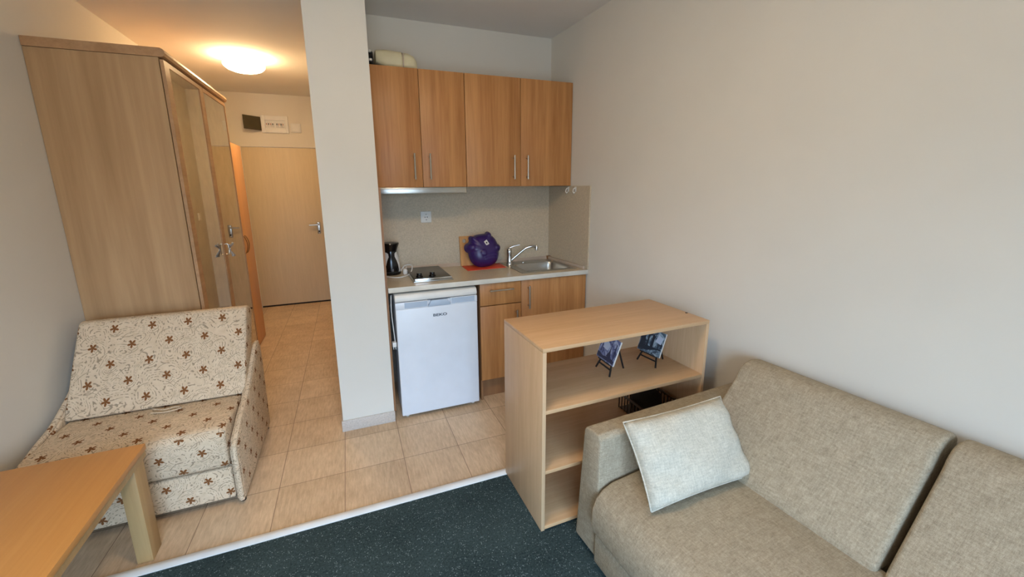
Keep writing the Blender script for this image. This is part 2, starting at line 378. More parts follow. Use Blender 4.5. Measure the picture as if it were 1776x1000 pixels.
# ------------------------------------------------------------------ wardrobe
WX, WY0, WY1 = -2.644, -.12, 1.17
t = thing('wardrobe', (-2.94, .5, 0), 'tall light beech wardrobe with two mirrored doors behind the floral armchair', 'wardrobe')
B(XL+.002, WX-.022, WY0, WY0+.02, .0, 2.335).build('side_panel', m_beechV, t)
B(XL+.002, WX-.022, WY1-.02, WY1, .0, 2.335).build('side_panel', m_beechV, t)
b = MB().box(XL+.002, XL+.01, WY0+.02, WY1-.02, 0, 2.335).box(XL+.01, WX-.03, WY0+.02, WY1-.02, .06, .08).box(XL+.01, WX-.03, WY0+.02, WY1-.02, 2.315, 2.335).box(WX-.05, WX-.035, WY0+.02, WY1-.02, 0, .06); b.build('carcass', m_beechV, t)
c = MB(); zt = 2.337
c.prism([(XL+.002, zt), (WX-.005, zt), (WX+.008, zt+.006), (WX+.014, zt+.022), (WX+.008, zt+.040), (WX-.006, zt+.048), (XL+.002, zt+.048)], WY0-.004, WY1+.03, 'y'); c.build('cornice', m_trim, t)
def wdoor(y0, y1, ml, mr):
    fr = MB().box(WX-.018, WX, y0, y0+ml, .07, 2.325).box(WX-.018, WX, y1-mr, y1, .07, 2.325).box(WX-.018, WX, y0+ml, y1-mr, 2.298, 2.325).box(WX-.018, WX, y0+ml, y1-mr, .07, .10)
    dd = fr.build('door', m_trim, t)
    B(WX-.012, WX-.004, y0+ml+.002, y1-mr-.002, .102, 2.296).build('mirror', m_mirror, dd)
    g = MB().box(WX-.016, WX-.006, y0+ml-.001, y0+ml+.004, .10, 2.298); g.build('mirror_gap_shade', m_dark, dd)  # dark strip drawn as the shaded gap between frame and mirror
    return dd
d1 = wdoor(WY0+.004, .562, .075, .062); d2 = wdoor(.568, WY1-.004, .012, .012)
B(WX-.026, WX-.019, WY0+.021, WY1-.021, .082, 2.31).build('door_seam_shade', m_dark, t)  # dark sheet behind both doors, stands in for shade in their gaps
MB().tube([(WX, .535, 1.10), (WX+.022, .535, 1.105), (WX+.022, .535, 1.175), (WX, .535, 1.18)], .004, 8).build('handle', m_satin, d1)
b = MB()
for dy, dz, dx in ((-.05, .035, .01), (.055, .04, .014), (-.035, -.05, .02), (.03, -.055, .018)):
    b.tube([(WX+.026, .535, 1.14), (WX+.03+dx, .535+dy*.6, 1.14+dz*.9), (WX+.028+dx, .535+dy, 1.14+dz)], [.004, .007, .009, .008, .003], 6)
b.lathe([(0, -.009), (.008, -.004), (.008, .004), (0, .009)], (WX+.030, .535, 1.14), 10)
tag(b.build('ribbon', m_ribbon), 'silvery ribbon bow tied to the wardrobe door handle', 'ribbon')

# hall cabinet
HX, HY0, HY1 = -2.695, 1.225, 1.795
t = thing('hall_cabinet', (-2.97, 1.5, 0), 'tall peach toned wooden cabinet in the hallway beside the entry door', 'cabinet')
MB().box(XL+.002, HX-.02, HY0, HY0+.018, 0, 2.03).box(XL+.002, HX-.02, HY1-.018, HY1, 0, 2.03).box(XL+.002, HX-.02, HY0+.018, HY1-.018, 2.012, 2.03).box(XL+.002, HX-.02, HY0+.018, HY1-.018, .05, .068).box(XL+.002, XL+.01, HY0+.018, HY1-.018, .068, 2.012).box(HX-.03, HX-.018, HY0+.018, HY1-.018, 0, .05).build('carcass', m_peach, t)
for y0, y1 in ((HY0, 1.398), (1.401, HY1)):
    dd = B(HX-.018, HX, y0, y1, .008, 2.028, .001).build('door', m_peach, t)
    hy = 1.37 if y0 < 1.3 else 1.44
    MB().tube([(HX, hy, .985), (HX+.018, hy, 1.0), (HX+.034, hy, 1.07), (HX+.018, hy, 1.14), (HX, hy, 1.155)], .0045, 8).build('handle', m_brass, dd)

# ------------------------------------------------------------------ kitchen
ZB, ZT, YU = 1.597, 2.372, -.228
def bar_handle(p0, p1, out, parent, r=.0066):
    """rounded bar on two posts; out = direction away from the front"""
    p0, p1, o = Vector(p0), Vector(p1), Vector(out); e = (p1-p0).normalized()*.012
    b = MB().tube([p0+o-e, p1+o+e], r, 10, smooth=False).tube([p0+e*.6, p0+o+e*.6], r*.8, 8, smooth=False).tube([p1-e*.6, p1+o-e*.6], r*.8, 8, smooth=False)
    return b.build('handle', m_satin, parent)
def wall_cabinet(x0, x1, mid, label, hs):
    t = thing('wall_cabinet', ((x0+x1)/2, YK, ZB), label, 'cabinet', 'wall cabinets above the worktop')
    xc = min(x1, -.040); yk = YK-.001; b = MB().box(x0, x0+.016, YU+.019, yk, ZB, ZT).box(xc-.016, xc, YU+.019, yk, ZB, ZT).box(x0+.016, xc-.016, YU+.019, yk, ZB, ZB+.016).box(x0+.016, xc-.016, YU+.019, yk, ZT-.016, ZT).box(x0+.016, xc-.016, yk-.006, yk, ZB+.016, ZT-.016)
    b.build('carcass', m_kitC, t)
    for (a, c), h in zip(((x0, mid), (mid, x1)), hs):
        dd = B(a+.0015, c-.0015, YU, YU+.018, ZB-.001, ZT, .0012).build('door', m_kitV, t)
        bar_handle((h, YU, 1.66), (h, YU, 1.812), (0, -.03, 0), dd)
wall_cabinet(-1.524, -.893, -1.212, 'two-door oak wall cabinet above the cooker hood, beside the pillar', (-1.268, -1.160))
wall_cabinet(-.8915, -.020, -.462, 'two-door oak wall cabinet above the sink, next to the right wall', (-.522, -.412))
t = thing('cooker_hood', (-1.21, YK, 1.54), 'slim stainless steel cooker hood under the left wall cabinet', 'hood')
B(-1.522, -.9, YU-.006, YU+.012, 1.552, 1.594, .002).build('front_strip', m_steel, t)
B(-1.520, -.902, YU+.013, YK-.02, 1.560, 1.594).build('housing', m_greyp, t); B(-1.42, -1.0, YU+.06, YK-.08, 1.556, 1.5598).build('filter', m_seal, t)
# side panel, backsplash, right wall panel
tag(B(-1.5408, -1.526, PY+.012, YK-.001, .068, 1.596).build('side_panel', m_kitC), 'thin brown wood panel lining the pillar beside the fridge', 'panel')
tag(B(-1.525, -.025, YK-.014, YK-.001, .953, 1.5965).build('backsplash', m_splash), 'beige laminate backsplash behind the hob and sink', 'backsplash')
b = MB(); b.prism([(wx(YK-.015)-.001, YK-.015), (wx(YK-.015)-.014, YK-.015), (wx(PY)-.014, PY), (wx(PY)-.001, PY)], .953, 1.594, 'z')
o = tag(b.build('wall_panel', m_splash), 'beige laminate panel on the right wall beside the sink', 'panel')
# worktop (with sink cut-out made of strips)
t = thing('worktop', (-.77, -.2, .915), 'long beige laminate worktop with pale front edge', 'worktop')
SX0, SX1, SY0, SY1 = -.515, -.075, -.385, .02       # cut-out under the sink
zt0, zt1 = .916, .950
b = MB(); b.box(-1.524, SX0, -.494, YK-.002, zt0, zt1); b.box(SX0, SX1, -.494, SY0, zt0, zt1).box(SX0, SX1, SY1, YK-.002, zt0, zt1)
b.prism([(SX1, -.494), (wx(-.494)-.002, -.494), (wx(YK)-.002, YK-.002), (SX1, YK-.002)], zt0, zt1, 'z'); b.build('top', m_worktop, t)
B(-1.524, -.004, -.5, -.494, zt0, zt1+.0005, .0015).build('edge_strip', m_wtedge, t)
b = MB(); b.prism([(YK-.016, zt1), (YK-.034, zt1), (YK-.020, zt1+.026), (YK-.016, zt1+.026)], -1.523, -.07, 'x')
b.prism([(wx(YK-.03)-.016, YK-.035), (wx(YK)-.036, YK-.035), (wx(-.47)-.034, -.47), (wx(-.47)-.016, -.47)], zt1, zt1+.026, 'z', .004); b.build('upstand', m_upst, t)
B(-.075, -.045, YK-.055, YK-.022, zt1, zt1+.03, .003).build('upstand_corner', m_kitC, t)
# sink
zs = zt1
t = thing('sink', (-.3, -.2, zs), 'square stainless steel sink let into the worktop by the right wall', 'sink')
b = MB(); X0, X1, Y0, Y1 = -.535, -.062, -.425, .048; BX0, BX1, BY0, BY1 = -.475, -.100, -.385, -.065
for q in ((X0, X1, Y0, BY0), (X0, X1, BY1, Y1), (X0, BX0, BY0, BY1), (BX1, X1, BY0, BY1)): b.box(*q, zs+.0005, zs+.004)
b.build('rim', m_steel, t)
bb = bmesh.new(); R = []
def rr(x0, x1, y0, y1, r, z, n=6):
    pts = []
    for cx, cy, a0 in ((x1-r, y1-r, 0), (x0+r, y1-r, 90), (x0+r, y0+r, 180), (x1-r, y0+r, 270)):
        for k in range(n+1): a = math.radians(a0+90*k/n); pts.append((cx+r*math.cos(a), cy+r*math.sin(a), z))
    return pts
for i, (ins, z) in enumerate(((-.006, .0045), (.004, .001), (.010, -.02), (.016, -.10), (.03, -.125), (.06, -.132))):
    R.append([bb.verts.new(p) for p in rr(BX0+ins, BX1-ins, BY0+ins, BY1-ins, .05, zs+z)])
for a, c in zip(R, R[1:]):
    n = len(a)
    for k in range(n): bb.faces.new((a[k], a[(k+1) % n], c[(k+1) % n], c[k]))
bb.faces.new(R[-1]); b = MB(); b.merge(bb); o = b.build('bowl', m_steel, t)
MB().lathe([(.032, 0), (.03, .003), (.0, .001)], (-.285, -.225, zs-.131)).build('drain', m_chrome, t)
MB().lathe([(.018, 0), (.018, .003), (.0, .004)], (-.35, -.015, zs+.004)).build('overflow_knob', m_chrome, t)
t = thing('faucet', (-.485, -.03, zs+.004), 'chrome single lever mixer tap with long swivel spout on the sink', 'tap')
fx, fy = -.488, -.045
MB().lathe([(.026, .004), (.025, .012), (.021, .02), (.020, .085), (.022, .10), (.021, .13), (.012, .142), (0, .144)], (fx, fy, zs)).build('body', m_chrome, t)
MB().tube([(fx+.012, fy-.004, zs+.035), (fx+.06, fy-.015, zs+.075), (fx+.125, fy-.035, zs+.130), (fx+.175, fy-.05, zs+.150), (fx+.215, fy-.06, zs+.150)], .0095, 12).build('spout', m_chrome, t)
MB().lathe([(.0125, 0), (.0135, .03), (.011, .036), (0, .036)], (fx+.222, fy-.062, zs+.118), 16).build('aerator', m_chrome, t)
MB().tube([(fx, fy, zs+.138), (fx+.03, fy-.01, zs+.155), (fx+.085, fy-.03, zs+.168)], [.009, .007, .006, .005], 10).build('lever', m_chrome, t)

# base cabinets
YF = -.48; XD, XM = -.892, -.569
t = thing('base_cabinet', (-.73, -.2, 0), 'narrow oak base cabinet with a drawer over a door beside the fridge', 'cabinet')
MB().box(XD, XD+.016, YF+.019, YK-.01, .0, .914).box(XM-.017, XM-.001, YF+.019, YK-.01, .0, .914).box(XD+.016, XM-.017, YF+.019, YK-.01, .165, .181).box(XD+.016, XM-.017, YK-.02, YK-.01, .181, .914).build('carcass', m_kitC, t)
B(XD+.016, XM-.017, -.412, -.398, .0, .160).build('kickboard', m_kitC, t)
dr = B(XD+.001, XM-.002, YF, YF+.018, .748, .910, .0012).build('drawer', m_kitV, t); bar_handle((-.812, YF, .862), (-.652, YF, .862), (0, -.03, 0), dr)
dd = B(XD+.001, XM-.002, YF, YF+.018, .168, .742, .0012).build('door', m_kitV, t); bar_handle((-.612, YF, .535), (-.612, YF, .685), (0, -.03, 0), dd)
t = thing('base_cabinet', (-.29, -.2, 0), 'oak base cabinet with a single door under the sink', 'cabinet')
MB().box(XM, XM+.016, YF+.019, YK-.01, .0, .914).box(-.056, -.040, YF+.019, YK-.01, .0, .914).box(XM+.016, -.056, YF+.019, YK-.01, .165, .181).build('carcass', m_kitC, t)
B(XM+.016, -.056, -.412, -.398, .0, .160).build('kickboard', m_kitC, t)
dd = B(XM+.002, -.012, YF, YF+.018, .168, .910, .0012).build('door', m_kitV, t); bar_handle((-.512, YF, .708), (-.512, YF, .858), (0, -.03, 0), dd)

# hob
t = thing('hob', (-1.2, -.18, zt1), 'small two-ring steel hob with two black knobs set in the worktop', 'hob')
hx0, hx1, hy0, hy1 = -1.345, -1.065, -.415, .055
B(hx0, hx1, hy0, hy1, zt1+.0005, zt1+.008, .002).build('tray', m_steel, t)
B(hx0+.012, hx1-.008, hy0+.02, hy1-.01, zt1+.0085, zt1+.022, .003).build('plate', m_hob, t)
B(hx0+.012, hx1-.008, hy0+.014, hy0+.0198, zt1+.0085, zt1+.023, .001).build('front_rim', m_chrome, t)
for cy, r in ((-.13, .075), (-.01, .0)): pass
B(-1.11, -1.08, -.375, -.362, zt1+.0222, zt1+.0226).build('emblem', m_black, t)
for kx in (-1.292, -1.200):
    k = MB().lathe([(.024, 0), (.024, .006), (.019, .012), (.017, .03), (.0, .031)], (kx, -.335, zt1+.0222), 24).box(kx-.005, kx+.005, -.360, -.310, zt1+.034, zt1+.052, .003); k.build('knob', m_black, t)
# kettle
kx, ky, kz = -1.452, -.03, zt1
t = thing('kettle', (kx, ky, kz), 'black and white electric kettle in the left corner of the worktop', 'kettle')
MB().lathe([(.066, .0), (.07, .006), (.07, .018), (.0, .02)], (kx, ky, kz), 36).build('power_base', m_black, t)
MB().lathe([(.064, .021), (.067, .03), (.064, .08), (.056, .13), (.047, .165), (.044, .18), (0, .182)], (kx, ky, kz), 40).build('body', m_whitep, t)
MB().lathe([(.045, .165), (.047, .18), (.056, .205), (.067, .232), (.064, .24), (.03, .246), (0, .247)], (kx, ky, kz), 36).build('neck', m_black, t)
# black front shield that follows the body
bb = bmesh.new(); G = []
prof = [(.0665, .022, .74), (.0692, .04, .78), (.0675, .075, .72), (.0625, .11, .58), (.0560, .14, .40), (.0500, .162, .48), (.0485, .178, 1.0)]
for r, z, wd in prof: G.append([bb.verts.new((kx+r*math.cos(-PI/2+.05+wd*u), ky+r*math.sin(-PI/2+.05+wd*u), kz+z)) for u in [i/6-1 for i in range(13)]])
for a, c in zip(G, G[1:]):
    for k in range(12): bb.faces.new((a[k], a[k+1], c[k+1], c[k]))
MB().merge(bb).build('shield', m_black, t)
B(kx-.006, kx+.010, ky-.0715, ky-.066, kz+.03, kz+.05, .001).build('switch', m_seal, t)
MB().tube([(kx-.005, ky+.05, kz+.205), (kx, ky+.09, kz+.19), (kx, ky+.092, kz+.12), (kx, ky+.066, kz+.05)], .011, 10).build('handle', m_black, t)
co = MB().tube([(kx+.068, ky+.01, kz+.012), (kx+.10, ky+.005, kz+.055), (kx+.15, ky-.03, kz+.06), (kx+.125, ky-.10, kz+.012), (kx+.06, ky-.17, kz+.006), (kx+.0, ky-.17, kz+.006), (kx-.055, ky-.11, kz+.006)], .0042, 8).build('cord', m_whitep, t)
MB().lathe([(.016, 0), (.018, .012), (.018, .028), (.012, .04), (0, .041)], (kx+.095, ky-.05, kz+.001), 16).tube([(kx+.085, ky-.05, kz+.045), (kx+.082, ky-.05, kz+.058)], .0024, 6).tube([(kx+.104, ky-.05, kz+.045), (kx+.106, ky-.05, kz+.058)], .0024, 6).build('plug', m_whitep, co)
# socket
t = thing('wall_socket', (-1.147, YK-.015, 1.365), 'white square wall socket on the backsplash above the hob', 'socket')
yy = YK-.0145
B(-1.190, -1.106, yy-.009, yy, 1.320, 1.408, .003).build('plate', m_whitep, t)
MB().lathe([(.030, 0), (.030, .003), (.024, .003), (.022, .001), (0, .001)], M=Matrix.Translation((-1.148, yy-.009, 1.364)) @ Matrix.Rotation(PI/2, 4, 'X')).build('socket_ring', m_whitep, t)
for dx in (-.009, .009): MB().lathe([(.0035, .001), (.0035, .0022), (0, .0022)], M=Matrix.Translation((-1.148+dx, yy-.0092, 1.364)) @ Matrix.Rotation(PI/2, 4, 'X')).build('pin_hole', m_black, t)
for ez in (1.383, 1.340): B(-1.151, -1.145, yy-.0125, yy-.0092, ez, ez+.005).build('earth_clip', m_dark, t)
# red mat, board, purple tub
tag(MB().prism([(-.880, .045), (-.886, -.165), (-.560, -.150), (-.545, .045)], zt1, zt1+.0035, 'z', .001).build('table_mat', m_red), 'orange red mat under the purple tub on the worktop', 'mat')
b = bmesh.new(); th = .016; bw, bh = .20, .245; hcx, hcz = .040, .205
ring = []; outer = [(0, 0), (bw, 0), (bw, bh), (0, bh)]
nh = 16; hole = [(hcx+.0165*math.cos(2*PI*k/nh), hcz+.0165*math.sin(2*PI*k/nh)) for k in range(nh)]
def fill(z):
    ov = [b.verts.new((x, z, y)) for x, y in outer]; hv = [b.verts.new((x, z, y)) for x, y in hole]
    es = [b.edges.new((ov[i], ov[(i+1) % 4])) for i in range(4)]+[b.edges.new((hv[i], hv[(i+1) % nh])) for i in range(nh)]
    bmesh.ops.triangle_fill(b, edges=es, use_beauty=True); return ov, hv
o0, h0 = fill(0); o1, h1 = fill(th)
for a, c in ((o0, o1), (h0, h1)):
    for i in range(len(a)): b.faces.new((a[i], a[(i+1) % len(a)], c[(i+1) % len(a)], c[i]))
mb = MB(); mb.merge(b, Matrix.Translation((-.884, .040, zt1+.004)) @ Matrix.Rotation(math.radians(-9), 4, 'X'))
tag(mb.build('cutting_board', m_board), 'wooden cutting board with a round hole leaning on the backsplash', 'board')
def bump_(th, c, wd, h):
    d = (th-c+PI) % (2*PI)-PI; return h*math.exp(-(d/wd)**2)
def tub():
    bb = bmesh.new(); NT, NR = 160, 22; rows = []
    D = .075
    for j in range(NR+1):
        q = j/NR; row = []
        for k in range(NT):
            a = 2*PI*k/NT
            rad = 1/((abs(math.cos(a))/.128)**2.6+(abs(math.sin(a))/.133)**2.6)**(1/2.6)
            for bx, bz, br2 in ((.057, .120, .027), (-.114, .034, .042), (-.086, .106, .022), (.113, .006, .036)):
                dc = bx*math.cos(a)+bz*math.sin(a); q2 = br2*br2-(bx*bx+bz*bz-dc*dc)
                if q2 > 0 and dc > 0: rad = max(rad, dc+math.sqrt(q2))
            if q == 0: row = [bb.verts.new((0, -D, 0))]; break
            x, z = rad*q*math.cos(a), rad*q*math.sin(a)
            h = D*(1-q**3.2)**.62
            for ex, ez, er, eh in ((-.022, -.024, .024, .009), (-.086, .106, .016, .010), (.057, .122, .018, .014), (.113, .006, .024, .012), (-.116, .036, .028, .012)):
                dd_ = math.hypot(x-ex, z-ez); h += eh*math.exp(-(dd_/er)**4)
            if -.02 < x < .10:
                for zz in (-.03, -.052, -.074): h += .0035*math.exp(-((z-zz+.12*(x-.04)**2*20)/.006)**2)
            row.append(bb.verts.new((x, -h, z)))
        rows.append(row)
    for a, c in zip(rows, rows[1:]):
        for k in range(NT):
            k2 = (k+1) % NT
            if len(a) == 1: bb.faces.new((a[0], c[k], c[k2]))
            else: bb.faces.new((a[k], c[k], c[k2], a[k2]))
    # rim turned back and inner shell
    last = rows[-1]; prev = last
    for sc, y in ((1.015, .004), (1.0, .010), (.95, .006)):
        nw = [bb.verts.new((v.co.x*sc, y, v.co.z*sc)) for v in last]
        for k in range(NT): bb.faces.new((prev[k], nw[k], nw[(k+1) % NT], prev[(k+1) % NT]))
        prev = nw
    bb.faces.new(prev)
    return bb
TM = Matrix.Translation((-.717, -.045, zt1+.137)) @ Matrix.Rotation(math.radians(-14), 4, 'X') @ Matrix.Rotation(math.radians(-4), 4, 'Y')
t = thing('plastic_tub', (-.717, -.045, zt1+.004), 'purple plastic animal-shaped tub stood on its rim against the board', 'tub')
mb = MB(); mb.merge(tub(), TM); mb.build('shell', m_purple, t, sharp=60)
mb = MB(); q = MB().box(-.014, .014, -.0015, .0015, -.02, .02); q.bm.transform(Matrix.Translation((.012, -.0765, .052)) @ Matrix.Rotation(math.radians(10), 4, 'X') @ Matrix.Rotation(math.radians(-28), 4, 'Y')); mb.merge(q.bm, TM); lb = mb.build('label', m_paper, t)
mb = MB(); q = MB().box(-.005, .005, -.0018, -.0004, -.006, .006); q.bm.transform(Matrix.Translation((.012, -.0785, .052)) @ Matrix.Rotation(math.radians(10), 4, 'X') @ Matrix.Rotation(math.radians(-28), 4, 'Y')); mb.merge(q.bm, TM); mb.build('print', m_dark, lb)
# hooks
for i, (y, lab) in enumerate(((-.212, 'white plastic hook on the beige side panel, nearer the wall cabinet'), (-.315, 'white plastic hook on the beige side panel, farther from the wall cabinet'))):
    x = wx(y)-.0145
    t = thing('wall_hook', (x, y, 1.56), lab, 'hook', 'hooks on the side panel')
    B(x-.004, x, y-.012, y+.012, 1.548, 1.588, .0015).build('plate', m_whitep, t)
    MB().tube([(x-.004, y, 1.575), (x-.018, y, 1.572), (x-.026, y-.003, 1.552), (x-.018, y-.004, 1.538), (x-.008, y, 1.545)], .004, 8).build('arm', m_whitep, t)
# things on top of the wall cabinet
t = thing('plastic_canister', (-1.35, -.08, ZT), 'cream plastic canister lying on top of the left wall cabinet', 'canister')
def blob(prof, y0, y1, nm):  # rounded lying body along x: sections (x, half-depth, z0, z1)
    bb = bmesh.new(); rings = []; n = 24
    for x, hd, z0, z1 in prof:
        ring = []
        for k in range(n):
            a = 2*PI*k/n; cx, sx = math.cos(a), math.sin(a); e = .55
            ring.append(bb.verts.new((x, (y0+y1)/2+hd*math.copysign(abs(cx)**e, cx), (z0+z1)/2+(z1-z0)/2*math.copysign(abs(sx)**e, sx))))
        rings.append(ring)
    for a, c in zip(rings, rings[1:]):
        for k in range(n): bb.faces.new((a[k], a[(k+1) % n], c[(k+1) % n], c[k]))
    bb.faces.new(rings[0]); bb.faces.new(rings[-1]); return bb
z = ZT+.001
mb = MB(); mb.merge(blob([(-1.475, .05, z+.045, z+.105), (-1.47, .075, z+.03, z+.118), (-1.43, .09, z+.012, z+.122), (-1.40, .095, z, z+.124), (-1.34, .095, z, z+.12), (-1.305, .095, z, z+.118), (-1.30, .088, z+.003, z+.108), (-1.29, .088, z+.003, z+.108), (-1.283, .095, z, z+.115), (-1.26, .095, z, z+.112), (-1.225, .09, z, z+.10), (-1.205, .08, z, z+.075), (-1.198, .06, z+.004, z+.03)], -.17, .01, 'c'), Matrix.Identity(4)); mb.build('body', m_cream, t, sharp=50)
mb = MB(); mb.merge(blob([(-1.299, .094, z+.001, z+.116), (-1.291, .094, z+.001, z+.116)], -.17, .01, 'c')); mb.build('strap', m_upst, t)
t = thing('cable_bundle', (-1.505, -.1, ZT), 'bundle of black cables with pale clips squeezed between canister and pillar', 'cables')
mb = MB()
for k in range(4): mb.tube([(-1.516+.008*k, -.19+.01*k, z+.012), (-1.520+.008*k, -.16, z+.06), (-1.512+.006*k, -.12, z+.10), (-1.518+.008*k, -.05, z+.06), (-1.514+.006*k, -.03, z+.012)], .0085, 8)
mb.build('cable', m_black, t)
for zz, yy in ((.035, -.195), (.10, -.150)): MB().lathe([(0, -.01), (.010, -.006), (.010, .006), (0, .01)], (-1.508, yy, z+zz), 12).build('clip', m_whitep, t)

# ------------------------------------------------------------------ fridge
FX0, FX1, FY = -1.488, -.922, -.510
t = thing('fridge', (-1.2, -.25, 0), 'white under-counter fridge standing between pillar and drawer cabinet', 'fridge')
B(FX0+.006, FX1-.006, FY+.045, YK-.06, .03, .85, .004).build('body', m_white, t)
b = MB(); b.prism([(FY+.004, .850), (FY+.002, .872), (FY+.012, .893), (FY+.035, .902), (YK-.06, .902), (YK-.06, .850)], FX0, FX1, 'x', .006, 3); b.build('top', m_whitep, t)
dr = MB()
dr.box(FX0, FX1, FY, FY+.036, .024, .800, .008, 3)
dr.box(FX0, -1.270, FY+.001, FY+.036, .798, .846, .004).box(-1.115, FX1, FY+.001, FY+.036, .798, .846, .004).box(-1.275, -1.11, FY+.018, FY+.036, .798, .840)
door = dr.build('door', m_white, t)
b = MB(); b.prism([(-1.272, .800), (-1.112, .800), (-1.135, .842), (-1.248, .842)], FY-.001, FY+.020, 'y', .003); b.build('handle_recess', m_greyp, door)
B(FX0+.06, -1.276, FY-.0006, FY+.002, .806, .843).build('grip_strip', m_greyp, door); B(-1.109, FX1-.02, FY-.0006, FY+.002, .806, .843).build('grip_strip', m_greyp, door)
B(FX0+.01, FX1-.01, FY+.0365, FY+.0445, .04, .845).build('door_seal', m_seal, t)
for fx_ in (FX0+.04, FX1-.04): MB().lathe([(.014, 0), (.014, .02), (.008, .021), (.008, .036)], (fx_, FY+.05, 0), 16).build('foot', m_whitep, t)
for fx_ in (FX0+.04, FX1-.04): MB().lathe([(.014, 0), (.014, .03)], (fx_, YK-.1, 0), 12).build('foot', m_blackm, t)
cu = bpy.data.curves.new('logo', 'FONT'); cu.body = 'BEKO'; cu.size = .030; cu.extrude = .0008; cu.offset = .0006; cu.align_x = 'CENTER'
tmp = bpy.data.objects.new('tmp', cu); C.objects.link(tmp); bpy.context.view_layer.update()
me = bpy.data.meshes.new_from_object(tmp.evaluated_get(bpy.context.evaluated_depsgraph_get())); bpy.data.objects.remove(tmp)
me.transform(Matrix.Translation(Vector((-1.192, FY-.0008, .727))-Vector(t.location)) @ Matrix.Rotation(PI/2, 4, 'X') @ Matrix.Diagonal((1.30, .85, 1, 1))); me.materials.clear(); me.materials.append(m_logo)
lg = bpy.data.objects.new('lettering', me); C.objects.link(lg); lg.parent = door
cdx = FX0-.018
co = MB().tube([(cdx, FY+.045, .895), (cdx-.004, FY+.05, .78), (cdx+.001, FY+.045, .66), (cdx+.006, FY+.040, .57)], .0035, 8).build('cord', m_whitep, t)
MB().box(cdx-.014, cdx+.014, FY+.020, FY+.055, .535, .57, .005).tube([(cdx-.007, FY+.037, .535), (cdx-.007, FY+.037, .515)], .0024, 6).tube([(cdx+.007, FY+.037, .535), (cdx+.007, FY+.037, .515)], .0024, 6).build('plug', m_whitep, co)

# ------------------------------------------------------------------ open shelf unit
rz = math.radians(1.0)
t = thing('shelf_unit', (-.535, -1.491, 0), 'low open beech shelf unit standing on the carpet edge between kitchen and sofa', 'shelf')
t.rotation_euler = (0, 0, rz)
W2, D2, H2, th = .476, .219, .915, .018
RM = Matrix.Translation(t.location)
def lb_(x0, x1, y0, y1, z0, z1, name, mat, bev=.001): mb = MB(); mb.merge(B(x0, x1, y0, y1, z0, z1, bev=bev).bm, RM); return mb.build(name, mat, t)
lb_(-W2, W2, -D2, D2, H2-th, H2, 'top_panel', m_shelfH)
lb_(-W2, -W2+th, -D2, D2, .006, H2-th-.0005, 'side_panel', m_shelfV); lb_(W2-th, W2, -D2, D2, .006, H2-th-.0005, 'side_panel', m_shelfV)
for z in (.012, .305, .605): lb_(-W2+th+.0005, W2-th-.0005, -D2, D2, z, z+th, 'shelf', m_shelfH)
for sx in (-1, 1):
    for sy in (-1, 1):
        mb = MB(); mb.lathe([(.012, 0), (.012, .006)], (t.location.x+sx*(W2-.03), t.location.y+sy*(D2-.03), .004 if sy < 0 else 0.002), 12); mb.build('foot', m_black, t)
mb = MB(); mb.lathe([(.007, 0), (.007, .0012), (0, .0014)], (t.location.x+W2-.012, t.location.y-D2+.14, H2), 14); mb.build('screw_cap', m_dark, t)
mb = MB(); mb.lathe([(.008, 0), (.008, .01), (0, .01)], (t.location.x-W2+.03, t.location.y-D2+.04, .03), 14); mb.build('fitting', m_black, t)
